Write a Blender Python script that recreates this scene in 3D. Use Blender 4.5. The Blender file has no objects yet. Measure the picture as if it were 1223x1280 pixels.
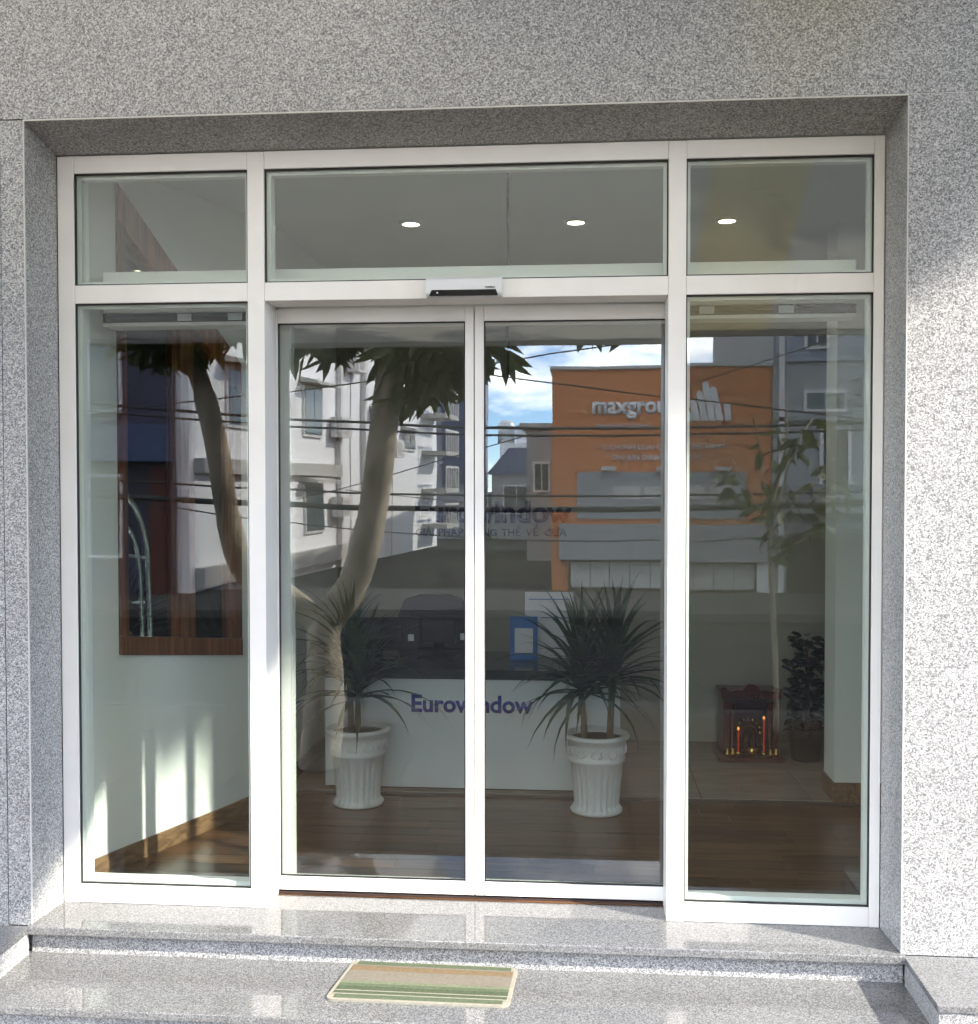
import bpy, bmesh, math, random
from mathutils import Vector, Matrix
rnd = random.Random(7)
S = bpy.context.scene
COL = S.collection

# ------------------------------------------------------------------ camera
cam = bpy.data.cameras.new('camera')
co = bpy.data.objects.new('camera', cam); COL.objects.link(co); S.camera = co
cam.sensor_fit = 'VERTICAL'; cam.sensor_height = 36.0
cam.lens = 36.0 * 1370.0 / 1280.0
cam.clip_start = 0.05; cam.clip_end = 2000
yaw, pitch, roll = -0.08264, -0.02407, -0.0006
fw = Vector((math.sin(yaw)*math.cos(pitch), math.cos(yaw)*math.cos(pitch), math.sin(pitch)))
r0 = Vector((math.cos(yaw), -math.sin(yaw), 0)); u0 = r0.cross(fw)
rr = math.cos(roll)*r0 + math.sin(roll)*u0; uu = -math.sin(roll)*r0 + math.cos(roll)*u0
M = Matrix((rr, uu, -fw)).transposed().to_4x4(); M.translation = Vector((0.4824, -4.3533, 1.7280))
co.matrix_world = M

# ------------------------------------------------------------------ sky and sun
SUN = Vector((2.2, -1.0, 1.50)).normalized()          # towards the sun
el = math.asin(SUN.z); az = math.atan2(SUN.x, SUN.y)
w = bpy.data.worlds.new('World'); S.world = w; w.use_nodes = True
nt = w.node_tree; N = nt.nodes; L = nt.links
bg = N['Background']; bg.inputs['Strength'].default_value = 0.15
sky = N.new('ShaderNodeTexSky'); sky.sky_type = 'NISHITA'; sky.sun_disc = False
sky.sun_elevation = el; sky.sun_rotation = az; sky.altitude = 2500; sky.air_density = 0.8; sky.dust_density = 0.0; sky.ozone_density = 5.0
tc = N.new('ShaderNodeTexCoord'); mp = N.new('ShaderNodeMapping'); mp.inputs['Scale'].default_value = (1, 1, 2.6); mp.inputs['Location'].default_value = (7.7, 5.1, 1.9)
nz = N.new('ShaderNodeTexNoise'); nz.inputs['Scale'].default_value = 5.5; nz.inputs['Detail'].default_value = 7; nz.inputs['Roughness'].default_value = 0.58
cr = N.new('ShaderNodeValToRGB'); cr.color_ramp.elements[0].position = 0.445; cr.color_ramp.elements[1].position = 0.63
mx = N.new('ShaderNodeMix'); mx.data_type = 'RGBA'
mx.inputs['B'].default_value = (13.0, 13.1, 13.4, 1)
L.new(tc.outputs['Generated'], mp.inputs['Vector']); L.new(mp.outputs[0], nz.inputs['Vector']); L.new(nz.outputs['Fac'], cr.inputs[0])
L.new(cr.outputs[0], mx.inputs['Factor']); L.new(sky.outputs[0], mx.inputs['A']); L.new(mx.outputs['Result'], bg.inputs['Color'])
sl = bpy.data.lights.new('sun', 'SUN'); sl.energy = 2.0; sl.angle = math.radians(1.2); sl.color = (1.0, 0.95, 0.87)
so = bpy.data.objects.new('sun', sl); COL.objects.link(so)
so.rotation_euler = SUN.to_track_quat('Z', 'Y').to_euler(); so.location = (12, -6, 10)
S.view_settings.view_transform = 'Standard'; S.view_settings.look = 'None'
S.view_settings.exposure = 2.8; S.view_settings.gamma = 1.0; S.view_settings.use_curve_mapping = False
S.view_settings.use_white_balance = True; S.view_settings.white_balance_temperature = 6750; S.view_settings.white_balance_tint = 9
S.render.engine = 'CYCLES'
cy = S.cycles; cy.use_denoising = True; cy.max_bounces = 6; cy.diffuse_bounces = 4; cy.glossy_bounces = 3
cy.transmission_bounces = 4; cy.transparent_max_bounces = 10; cy.use_adaptive_sampling = True; cy.adaptive_threshold = 0.03; cy.sample_clamp_indirect = 8.0
cy.caustics_reflective = False; cy.caustics_refractive = False

# ------------------------------------------------------------------ materials
MAT = {}
def mat(name, col, rough=0.5, metal=0.0, spec=0.5, var=0.0, vscale=3.0, bump=0.0, bscale=40.0, stretch=(1,1,1), coat=0.0, emit=None, estr=0.0):
    m = bpy.data.materials.new(name); m.use_nodes = True; n = m.node_tree.nodes; l = m.node_tree.links
    b = n['Principled BSDF']
    b.inputs['Base Color'].default_value = (*col, 1); b.inputs['Roughness'].default_value = rough
    b.inputs['Metallic'].default_value = metal; b.inputs['Specular IOR Level'].default_value = spec
    if coat: b.inputs['Coat Weight'].default_value = coat; b.inputs['Coat Roughness'].default_value = 0.1
    if emit: b.inputs['Emission Color'].default_value = (*emit, 1); b.inputs['Emission Strength'].default_value = estr
    if var or bump:
        g = n.new('ShaderNodeNewGeometry'); mpn = n.new('ShaderNodeMapping'); mpn.inputs['Scale'].default_value = stretch
        l.new(g.outputs['Position'], mpn.inputs['Vector'])
    if var:
        t = n.new('ShaderNodeTexNoise'); t.inputs['Scale'].default_value = vscale; t.inputs['Detail'].default_value = 6
        l.new(mpn.outputs[0], t.inputs['Vector'])
        r = n.new('ShaderNodeMapRange'); r.inputs['From Min'].default_value = 0.3; r.inputs['From Max'].default_value = 0.7
        r.inputs['To Min'].default_value = 1 - var; r.inputs['To Max'].default_value = 1 + var
        l.new(t.outputs['Fac'], r.inputs['Value'])
        x = n.new('ShaderNodeVectorMath'); x.operation = 'SCALE'; x.inputs[0].default_value = col
        l.new(r.outputs[0], x.inputs['Scale']); l.new(x.outputs[0], b.inputs['Base Color'])
    if bump:
        t2 = n.new('ShaderNodeTexNoise'); t2.inputs['Scale'].default_value = bscale; t2.inputs['Detail'].default_value = 4
        l.new(mpn.outputs[0], t2.inputs['Vector'])
        bp = n.new('ShaderNodeBump'); bp.inputs['Strength'].default_value = bump; bp.inputs['Distance'].default_value = 0.01
        l.new(t2.outputs['Fac'], bp.inputs['Height']); l.new(bp.outputs[0], b.inputs['Normal'])
    MAT[name] = m; return m

def granite(name, lo, mid, hi, rough, spec=0.5, scale=105.0):
    m = bpy.data.materials.new(name); m.use_nodes = True; n = m.node_tree.nodes; l = m.node_tree.links; b = n['Principled BSDF']
    g = n.new('ShaderNodeNewGeometry')
    warp = n.new('ShaderNodeTexNoise'); warp.inputs['Scale'].default_value = 70; warp.inputs['Detail'].default_value = 2
    l.new(g.outputs['Position'], warp.inputs['Vector'])
    ma = n.new('ShaderNodeVectorMath'); ma.operation = 'MULTIPLY_ADD'; ma.inputs[1].default_value = (0.012, 0.012, 0.012)
    l.new(warp.outputs['Color'], ma.inputs[0]); l.new(g.outputs['Position'], ma.inputs[2])
    v = n.new('ShaderNodeTexVoronoi'); v.inputs['Scale'].default_value = scale; l.new(ma.outputs[0], v.inputs['Vector'])
    sp = n.new('ShaderNodeSeparateColor'); l.new(v.outputs['Color'], sp.inputs[0])
    n2 = n.new('ShaderNodeTexNoise'); n2.inputs['Scale'].default_value = 360; n2.inputs['Detail'].default_value = 3; n2.inputs['Roughness'].default_value = .7
    l.new(g.outputs['Position'], n2.inputs['Vector'])
    mm = n.new('ShaderNodeMix'); mm.inputs['Factor'].default_value = 0.38; l.new(sp.outputs[0], mm.inputs['A']); l.new(n2.outputs['Fac'], mm.inputs['B'])
    c = n.new('ShaderNodeValToRGB'); e = c.color_ramp.elements
    e[0].position = 0.22; e[0].color = (*lo, 1); e[1].position = 0.80; e[1].color = (*hi, 1)
    k = e.new(0.5); k.color = (*mid, 1)
    l.new(mm.outputs['Result'], c.inputs[0])
    # broad cloudy variation of the stone
    n3 = n.new('ShaderNodeTexNoise'); n3.inputs['Scale'].default_value = 2.2; n3.inputs['Detail'].default_value = 5; l.new(g.outputs['Position'], n3.inputs['Vector'])
    r = n.new('ShaderNodeMapRange'); r.inputs['From Min'].default_value = .3; r.inputs['From Max'].default_value = .7; r.inputs['To Min'].default_value = .96; r.inputs['To Max'].default_value = 1.04
    l.new(n3.outputs['Fac'], r.inputs['Value'])
    x = n.new('ShaderNodeVectorMath'); x.operation = 'SCALE'; l.new(c.outputs[0], x.inputs[0]); l.new(r.outputs[0], x.inputs['Scale'])
    l.new(x.outputs[0], b.inputs['Base Color'])
    rg = n.new('ShaderNodeMapRange'); rg.inputs['To Min'].default_value = rough*0.8; rg.inputs['To Max'].default_value = rough*1.25
    l.new(n3.outputs['Fac'], rg.inputs['Value']); l.new(rg.outputs[0], b.inputs['Roughness'])
    b.inputs['Specular IOR Level'].default_value = spec
    MAT[name] = m

def glass(name, tint, refl):
    m = bpy.data.materials.new(name); m.use_nodes = True; n = m.node_tree.nodes; l = m.node_tree.links
    n.remove(n['Principled BSDF'])
    tr = n.new('ShaderNodeBsdfTransparent'); tr.inputs[0].default_value = (*tint, 1)
    gl = n.new('ShaderNodeBsdfGlossy'); gl.inputs['Roughness'].default_value = 0.0; gl.inputs[0].default_value = (.98, 1, .99, 1)
    gp = n.new('ShaderNodeNewGeometry'); wv = n.new('ShaderNodeTexNoise'); wv.inputs['Scale'].default_value = 2.1; wv.inputs['Detail'].default_value = 1
    bpn = n.new('ShaderNodeBump'); bpn.inputs['Strength'].default_value = 1.0; bpn.inputs['Distance'].default_value = 0.00035     # slight roller wave in the sheet
    l.new(gp.outputs['Position'], wv.inputs['Vector']); l.new(wv.outputs['Fac'], bpn.inputs['Height']); l.new(bpn.outputs[0], gl.inputs['Normal'])
    lw = n.new('ShaderNodeLayerWeight'); lw.inputs['Blend'].default_value = 0.25
    r = n.new('ShaderNodeMapRange'); r.inputs['To Min'].default_value = refl; r.inputs['To Max'].default_value = 0.9
    p = n.new('ShaderNodeMath'); p.operation = 'POWER'; p.inputs[1].default_value = 3.0
    l.new(lw.outputs['Facing'], p.inputs[0]); l.new(p.outputs[0], r.inputs['Value'])
    ms = n.new('ShaderNodeMixShader'); l.new(r.outputs[0], ms.inputs[0]); l.new(tr.outputs[0], ms.inputs[1]); l.new(gl.outputs[0], ms.inputs[2])
    l.new(ms.outputs[0], n['Material Output'].inputs['Surface']); MAT[name] = m

def plain_glass():
    m = bpy.data.materials.new('glass_rear_face'); m.use_nodes = True; n = m.node_tree.nodes; n.remove(n['Principled BSDF'])
    tr = n.new('ShaderNodeBsdfTransparent'); tr.inputs[0].default_value = (.97, .99, .98, 1)
    m.node_tree.links.new(tr.outputs[0], n['Material Output'].inputs['Surface']); MAT['glass_rear_face'] = m
plain_glass()
def coated(o, axis):
    # only the coated outer face mirrors the street
    o.data.materials.append(MAT['glass_rear_face'])
    for p in o.data.polygons:
        if p.normal.dot(Vector(axis)) < .9: p.material_index = 1
    return o

def wood(name, c1, c2, rough, axis, coat=0.0):
    """plank wood; grain runs along axis (0=x,1=y,2=z); tone shifts per object"""
    m = bpy.data.materials.new(name); m.use_nodes = True; n = m.node_tree.nodes; l = m.node_tree.links; b = n['Principled BSDF']
    g = n.new('ShaderNodeNewGeometry'); oi = n.new('ShaderNodeObjectInfo')
    mpn = n.new('ShaderNodeMapping'); sc = [38, 38, 38]; sc[axis] = 2.2; mpn.inputs['Scale'].default_value = sc
    off = n.new('ShaderNodeVectorMath'); off.operation = 'MULTIPLY_ADD'; off.inputs[1].default_value = (9, 9, 9)
    cb = n.new('ShaderNodeCombineXYZ')
    for i in range(3): l.new(oi.outputs['Random'], cb.inputs[i])
    l.new(cb.outputs[0], off.inputs[0]); l.new(g.outputs['Position'], off.inputs[2]); l.new(off.outputs[0], mpn.inputs['Vector'])
    t = n.new('ShaderNodeTexNoise'); t.inputs['Scale'].default_value = 1.0; t.inputs['Detail'].default_value = 7; t.inputs['Distortion'].default_value = .6
    l.new(mpn.outputs[0], t.inputs['Vector'])
    c = n.new('ShaderNodeValToRGB'); e = c.color_ramp.elements; e[0].position = .32; e[0].color = (*c1, 1); e[1].position = .68; e[1].color = (*c2, 1)
    l.new(t.outputs['Fac'], c.inputs[0])
    r = n.new('ShaderNodeMapRange'); r.inputs['To Min'].default_value = .6; r.inputs['To Max'].default_value = 1.35; l.new(oi.outputs['Random'], r.inputs['Value'])
    x = n.new('ShaderNodeVectorMath'); x.operation = 'SCALE'; l.new(c.outputs[0], x.inputs[0]); l.new(r.outputs[0], x.inputs['Scale'])
    l.new(x.outputs[0], b.inputs['Base Color']); b.inputs['Roughness'].default_value = rough
    if coat: b.inputs['Coat Weight'].default_value = coat; b.inputs['Coat Roughness'].default_value = .12
    MAT[name] = m

def fabric(name, col, trans):
    m = bpy.data.materials.new(name); m.use_nodes = True; n = m.node_tree.nodes; l = m.node_tree.links; n.remove(n['Principled BSDF'])
    d = n.new('ShaderNodeBsdfDiffuse'); d.inputs[0].default_value = (*col, 1)
    t = n.new('ShaderNodeBsdfTranslucent'); t.inputs[0].default_value = (*trans, 1)
    ms = n.new('ShaderNodeMixShader'); ms.inputs[0].default_value = 0.6
    l.new(d.outputs[0], ms.inputs[1]); l.new(t.outputs[0], ms.inputs[2]); l.new(ms.outputs[0], n['Material Output'].inputs['Surface']); MAT[name] = m

def leafmat(name, c1, c2, rough=0.4, trans=0.25):
    m = bpy.data.materials.new(name); m.use_nodes = True; n = m.node_tree.nodes; l = m.node_tree.links; b = n['Principled BSDF']
    oi = n.new('ShaderNodeNewGeometry'); c = n.new('ShaderNodeValToRGB'); e = c.color_ramp.elements
    e[0].color = (*c1, 1); e[1].color = (*c2, 1); l.new(oi.outputs['Random Per Island'], c.inputs[0]); l.new(c.outputs[0], b.inputs['Base Color'])
    b.inputs['Roughness'].default_value = rough
    t = n.new('ShaderNodeBsdfTranslucent'); l.new(c.outputs[0], t.inputs[0])
    ms = n.new('ShaderNodeMixShader'); ms.inputs[0].default_value = trans; l.new(b.outputs[0], ms.inputs[1]); l.new(t.outputs[0], ms.inputs[2])
    l.new(ms.outputs[0], n['Material Output'].inputs['Surface']); MAT[name] = m

granite('granite_wall', (.11,.11,.111), (.285,.285,.286), (.56,.56,.555), .32, .5, 245)
granite('granite_step', (.08,.08,.082), (.145,.145,.147), (.235,.233,.23), .05, .5, 260)
mat('joint_and_highlight', (.55,.54,.52), .6)
mat('frame_white', (.83,.815,.785), .34, var=.035, vscale=5, coat=.12, bump=.04, bscale=9)
mat('gasket', (.012,.012,.013), .5)
glass('glass_clear', (.80,.85,.828), .082); glass('glass_door', (.67,.71,.695), .126)
glass('glass_window', (.86,.90,.88), .05)
mat('silver', (.62,.64,.66), .3, .15)
mat('black_gloss', (.004,.004,.005), .12, spec=.2)
mat('black_matte', (.015,.015,.016), .45)
mat('track_dark', (.045,.03,.028), .4)
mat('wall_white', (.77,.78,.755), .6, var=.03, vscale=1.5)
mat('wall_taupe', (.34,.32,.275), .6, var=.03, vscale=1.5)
mat('ceiling_white', (.60,.62,.59), .7, var=.03, vscale=2)
wood('plank_wood', (.022,.010,.005), (.115,.055,.024), .28, 0, .12)
wood('baseboard_wood', (.10,.055,.028), (.24,.14,.075), .35, 1)
wood('dark_red_wood', (.09,.032,.012), (.27,.105,.04), .3, 2, .3)
mat('marble_tile', (.27,.245,.22), .18, var=.12, vscale=4, stretch=(1,3,1))
mat('desk_white', (.72,.75,.76), .3, var=.015, vscale=2)
mat('desk_top', (.02,.03,.035), .15)
mat('letter_blue', (.002,.012,.28), .35)
mat('letter_navy', (.006,.010,.055), .35)
mat('letter_grey', (.06,.065,.075), .5)
mat('pot_white', (.68,.69,.69), .3, var=.04, vscale=9)
mat('soil', (.03,.022,.015), .9, bump=.6)
mat('cane', (.16,.12,.075), .8, var=.2, vscale=30)
leafmat('dracaena', (.006,.026,.008), (.026,.085,.018), .35, .2)
leafmat('bush_leaf', (.006,.016,.007), (.015,.035,.012), .4, .1)
mat('altar_red', (.09,.011,.007), .3, var=.25, vscale=14, coat=.3)
mat('altar_dark', (.05,.01,.008), .4)
mat('gold', (.75,.48,.14), .25, 1.0)
mat('candle_glow', (.5,.03,.01), .4, emit=(1, .09, .015), estr=.035)
mat('bulb_glow', (1,.5,.2), .4, emit=(1, .35, .08), estr=.2)
mat('lamp_glow', (1,1,.9), .4, emit=(1, .95, .75), estr=2.2)
mat('chrome', (.85,.86,.87), .06, 1.0)
mat('paper', (.72,.72,.78), .6)
mat('blue_card', (.03,.16,.50), .4)
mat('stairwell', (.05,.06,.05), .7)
mat('mat_green', (0.063,0.085,0.041), .95, var=.18, vscale=90, bump=.8, bscale=400)
mat('mat_green_pale', (0.155,0.178,0.104), .95, var=.15, vscale=90, bump=.8, bscale=400)
mat('mat_green_mid', (0.089,0.115,0.063), .95, var=.15, vscale=90, bump=.8, bscale=400)
mat('mat_brown', (0.185,0.126,0.067), .95, var=.15, vscale=90, bump=.8, bscale=400)
mat('mat_beige', (0.185,0.163,0.126), .95, var=.12, vscale=90, bump=.8, bscale=400)
mat('mat_edge', (0.244,0.229,0.185), .9, var=.1, vscale=60)
fabric('awning_fabric', (.60,.595,.575), (.76,.75,.72))
fabric('awning_yellow', (.64,.595,.48), (.79,.745,.60))
mat('asphalt', (.02,.02,.021), .9, spec=.1, var=.25, vscale=1.2, bump=.4, bscale=60)
mat('kerb', (.075,.072,.07), .85, spec=.15, var=.12)
mat('paving', (.065,.045,.028), .8, spec=.15, var=.2, vscale=5)
mat('paving_joint', (.04,.035,.03), .9)
mat('white_render', (.82,.83,.85), .7, var=.06, vscale=.6, stretch=(1,1,.35))
mat('grey_render', (.30,.31,.33), .75, var=.08, vscale=.8)
mat('lavender_render', (.27,.29,.36), .75, var=.08, vscale=.8)
mat('blue_render', (.055,.08,.17), .7, var=.08)
mat('purple_render', (.045,.042,.075), .7, var=.08)
mat('red_render', (.10,.02,.016), .7, var=.1)
mat('orange_render', (.47,.165,.055), .6, var=.04, vscale=1)
mat('sign_white', (.62,.62,.62), .5)
mat('band_white', (.24,.25,.265), .6, var=.04)
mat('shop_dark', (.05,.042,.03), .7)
mat('concrete', (.42,.41,.39), .8, var=.1)
mat('window_dark', (.06,.085,.10), .08)
mat('pipe', (.62,.60,.58), .5)
mat('cable', (.02,.02,.02), .6)
mat('roof_metal', (.10,.13,.22), .5)
mat('bark', (.40,.34,.26), .85, var=.4, vscale=7, bump=.3, bscale=22, stretch=(1,1,.6))
leafmat('tree_leaf', (.03,.055,.012), (.10,.13,.03), .45, .3)
leafmat('young_leaf', (.05,.07,.02), (.14,.16,.05), .45, .3)

# ------------------------------------------------------------------ helpers
def worigin(o):
    v = Vector((0,0,0))
    while o is not None:
        v += o.location; o = o.parent
    return v
def tag(o, label=None, cat=None, group=None, kind=None):
    if label: o['label'] = label
    if cat: o['category'] = cat
    if group: o['group'] = group
    if kind: o['kind'] = kind
    return o
def thing(name, label, cat, loc=(0,0,0), group=None):
    o = bpy.data.objects.new(name, None); COL.objects.link(o); o.location = loc; o.empty_display_size = .1
    return tag(o, label, cat, group)
class MB:
    def __init__(s): s.v = []; s.f = []; s.sm = []
    def add(s, vs, fs, smooth=False):
        b = len(s.v); s.v += [Vector(p) for p in vs]
        for f in fs: s.f.append([b+i for i in f]); s.sm.append(smooth)
        return s
    def box(s, x0, x1, y0, y1, z0, z1):
        return s.hexa([(x0,y0,z0),(x1,y0,z0),(x1,y1,z0),(x0,y1,z0),(x0,y0,z1),(x1,y0,z1),(x1,y1,z1),(x0,y1,z1)])
    def hexa(s, p):
        return s.add(p, [(0,3,2,1),(4,5,6,7),(0,1,5,4),(1,2,6,5),(2,3,7,6),(3,0,4,7)])
    def prism(s, poly, d):
        """poly: planar list of 3D points; extruded by vector d"""
        n = len(poly); d = Vector(d)
        vs = [Vector(p) for p in poly] + [Vector(p)+d for p in poly]
        fs = [tuple(range(n))[::-1], tuple(range(n, 2*n))] + [(i, (i+1)%n, n+(i+1)%n, n+i) for i in range(n)]
        return s.add(vs, fs)
    def tube(s, pts, rad, seg=8, cap=True):
        pts = [Vector(p) for p in pts]; n = len(pts); R = rad if isinstance(rad, (list, tuple)) else [rad]*n
        vs = []; prev = None
        for i, p in enumerate(pts):
            t = (pts[min(i+1,n-1)] - pts[max(i-1,0)]).normalized()
            if prev is None:
                a = Vector((0,0,1)) if abs(t.z) < .9 else Vector((1,0,0))
                x = t.cross(a).normalized()
            else:
                x = (prev - t*prev.dot(t)).normalized()
            prev = x; y = t.cross(x)
            for k in range(seg):
                an = 2*math.pi*k/seg; vs.append(p + (x*math.cos(an) + y*math.sin(an))*R[i])
        fs = []
        for i in range(n-1):
            for k in range(seg):
                a = i*seg+k; b = i*seg+(k+1)%seg; fs.append((a, b, b+seg, a+seg))
        s.add(vs, fs, True)
        if cap:
            b0 = len(s.v)-n*seg
            s.f.append([b0+k for k in range(seg)][::-1]); s.sm.append(False)
            s.f.append([b0+(n-1)*seg+k for k in range(seg)]); s.sm.append(False)
        return s
    def lathe(s, prof, c, seg=32, mod=None):
        vs = []; n = len(prof)
        for j, (r, z) in enumerate(prof):
            for k in range(seg):
                a = 2*math.pi*k/seg; q = r if mod is None else r + mod(j, k, r)
                vs.append((c[0]+q*math.cos(a), c[1]+q*math.sin(a), c[2]+z))
        fs = [(j*seg+k, j*seg+(k+1)%seg, (j+1)*seg+(k+1)%seg, (j+1)*seg+k) for j in range(n-1) for k in range(seg)]
        return s.add(vs, fs, True)
    def mesh(s, name, m, org=Vector((0,0,0))):
        me = bpy.data.meshes.new(name); me.from_pydata([tuple(p-org) for p in s.v], [], s.f)
        me.polygons.foreach_set('use_smooth', s.sm)
        if m: me.materials.append(MAT[m])
        bm = bmesh.new(); bm.from_mesh(me); bmesh.ops.recalc_face_normals(bm, faces=bm.faces); bm.to_mesh(me); bm.free()
        me.update(); return me
    def build(s, name, m, parent=None, bevel=0.0):
        org = worigin(parent) if parent else Vector((0,0,0))
        if parent is None:      # origin at the base centre
            xs = [p.x for p in s.v]; ys = [p.y for p in s.v]; zs = [p.z for p in s.v]
            org = Vector(((min(xs)+max(xs))/2, (min(ys)+max(ys))/2, min(zs)))
        o = bpy.data.objects.new(name, s.mesh(name, m, org)); COL.objects.link(o)
        if parent: o.parent = parent
        else: o.location = org
        if bevel:
            bv = o.modifiers.new('bevel', 'BEVEL'); bv.width = bevel; bv.segments = 2; bv.limit_method = 'ANGLE'; bv.harden_normals = False
        return o
def B(name, m, parent, x0, x1, y0, y1, z0, z1, bevel=0.0):
    return MB().box(x0,x1,y0,y1,z0,z1).build(name, m, parent, bevel)
def inst(name, me, parent, loc, rot=(0,0,0), scale=(1,1,1)):
    o = bpy.data.objects.new(name, me); COL.objects.link(o); o.parent = parent
    o.location = Vector(loc) - (worigin(parent) if parent else Vector((0,0,0))); o.rotation_euler = rot; o.scale = scale
    return o
def text(name, body, m, parent, origin, width, ux=(1,0,0), uz=(0,0,1), depth=.004, bold=0.0, align='L', height=None):
    """flat lettering: the string is scaled to width, laid along ux with up uz, its base line left end at origin"""
    cu = bpy.data.curves.new(name, 'FONT'); cu.body = body; cu.size = 1; cu.offset = bold; cu.extrude = 0; cu.resolution_u = 3
    o = bpy.data.objects.new('tmp', cu); COL.objects.link(o)
    dg = bpy.context.evaluated_depsgraph_get(); me = bpy.data.meshes.new_from_object(o.evaluated_get(dg))
    bpy.data.objects.remove(o)
    xs = [v.co.x for v in me.vertices]; ys = [v.co.y for v in me.vertices]; x0, x1 = min(xs), max(xs); y0, y1 = min(ys), max(ys)
    sx = width/(x1-x0); sy = sx if height is None else height/(y1-y0); ux = Vector(ux); uz = Vector(uz); nn = ux.cross(uz)
    org = worigin(parent)
    bm = bmesh.new(); bm.from_mesh(me)
    bmesh.ops.remove_doubles(bm, verts=bm.verts, dist=1e-5)
    r = bmesh.ops.extrude_face_region(bm, geom=bm.faces[:])
    for v in [g for g in r['geom'] if isinstance(g, bmesh.types.BMVert)]: v.co.z += depth/sx
    for v in bm.verts:
        q = v.co; v.co = Vector(origin) - org + ux*((q.x-x0)*sx) + uz*((q.y)*sy) + nn*(q.z*sx)
    bmesh.ops.recalc_face_normals(bm, faces=bm.faces); bm.to_mesh(me); bm.free()
    me.materials.clear(); me.materials.append(MAT[m]); me.name = name
    t = bpy.data.objects.new(name, me); COL.objects.link(t); t.parent = parent
    return t

# ================================================================== GROUND
ZP, ZR = -.36, -.50
tag(B('ground', 'asphalt', None, -400, 400, -400, 400, ZR-.5, ZR), kind='structure')
pav = tag(B('pavement', 'paving_joint', None, -14, 14, -5.7, -1.0, ZR-.02, ZP-.006), kind='structure')
tile = MB().box(-.196,.196,-.196,.196,-.03,.0).mesh('paving_tile', 'paving')
for i in range(20):
    for j in range(11):
        inst('paving_tile', tile, pav, (-3.8+.4*i, -1.25-.4*j, ZP+rnd.uniform(-.001,.0015)))
kb = tag(B('kerb', 'kerb', None, -14, 14, -5.88, -5.7, ZR-.02, ZP+.004, .01), kind='structure')
pav2 = tag(B('far_pavement', 'kerb', None, -40, 40, -17.2, -13.6, ZR-.02, ZP, .01), kind='structure')

# ================================================================== SHOP BUILDING
YF = -.235; NX = 1.668; ZT = 3.14
shop = thing('shop_building', 'grey speckled granite shop front with a deep rectangular entrance recess', 'building', (0,YF,0))
B('granite_slab', 'granite_wall', shop, -1.762, -NX-.003, YF, -.16, -.005, 3.145, .0015)
B('granite_slab', 'granite_wall', shop, -4.5, -1.765, YF, -.16, -.4, 5.2, .0015)
B('granite_slab', 'granite_wall', shop, -1.762, 2.9, YF, -.16, ZT+.009, 5.2, .0015)
B('granite_slab', 'granite_wall', shop, NX+.003, 2.9, YF, -.16, -.005, ZT+.006, .0015)
B('granite_slab', 'granite_wall', shop, 2.903, 4.5, YF, -.16, -.4, 5.2, .0015)
MB().hexa([(-NX-.03,YF+.002,0),(-NX,YF+.002,0),(-1.653,0,0),(-NX-.03,0,0),(-NX-.03,YF+.002,3.14),(-NX,YF+.002,3.14),(-1.653,0,3.08),(-NX-.03,0,3.08)]).build('reveal_slab', 'granite_wall', shop)
MB().hexa([(NX,YF+.002,0),(NX+.03,YF+.002,0),(NX+.03,0,0),(1.653,0,0),(NX,YF+.002,3.14),(NX+.03,YF+.002,3.14),(NX+.03,0,3.08),(1.653,0,3.08)]).build('reveal_slab', 'granite_wall', shop)
MB().hexa([(-NX,YF+.002,3.142),(NX,YF+.002,3.142),(NX,0,3.078),(-NX,0,3.078),(-NX,YF+.002,3.18),(NX,YF+.002,3.18),(NX,0,3.18),(-NX,0,3.18)]).build('soffit_slab', 'granite_wall', shop)
# pale strips round the recess: the edge highlight put in as colour
B('edge_highlight', 'joint_and_highlight', shop, -NX-.002, -NX+.002, YF-.0025, YF+.004, 0, ZT)
B('edge_highlight', 'joint_and_highlight', shop, NX-.002, NX+.002, YF-.0025, YF+.004, 0, ZT)
B('edge_highlight', 'joint_and_highlight', shop, -NX-.002, NX+.002, YF-.0025, YF+.004, ZT+.0005, ZT+.006)
B('joint_line', 'joint_and_highlight', shop, NX+.004, 2.9, YF+.002, YF+.02, ZT+.0062, ZT+.0088)
# structural mass
B('upper_wall', 'concrete', shop, -4.5, 4.5, -.158, .14, 3.19, 5.2)
B('side_wall', 'concrete', shop, -4.5, -1.70, -.158, .13, -.4, 3.188)
B('side_wall', 'concrete', shop, 1.70, 4.5, -.158, .13, -.4, 3.188)
B('roof_slab', 'concrete', shop, -4.5, 4.5, -.1, 6, 5.2, 5.4)
B('rear_wall', 'concrete', shop, -4.5, 4.5, 5.7, 6, -.4, 5.2)
B('flank_wall', 'concrete', shop, -4.5, -4.3, .15, 5.7, -.4, 5.2)
B('flank_wall', 'concrete', shop, 4.3, 4.5, .15, 5.7, -.4, 5.2)

# ------------------------------------------------------------------ steps
st = tag(bpy.data.objects.new('entrance_steps', None), kind='structure'); COL.objects.link(st); st.location = (0,-.5,ZP)
B('tread_slab', 'granite_step', st, -NX-.011, NX+.011, -.262, .15, -.032, 0, .004)
B('riser_slab', 'granite_wall', st, -NX-.011, NX+.011, -.215, -.185, -.118, -.033)
B('tread_slab', 'granite_step', st, -1.9, 1.9, -.665, -.187, -.148, -.118, .004)
B('riser_slab', 'granite_wall', st, -1.9, 1.9, -.63, -.6, -.238, -.149)
B('tread_slab', 'granite_step', st, -1.9, 1.9, -1.0, -.602, -.268, -.239, .004)
B('riser_slab', 'granite_wall', st, -1.9, 1.9, -.99, -.96, ZP-.01, -.269)
B('core', 'concrete', st, -1.9, 1.9, -.955, .14, -.5, -.27)
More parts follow.
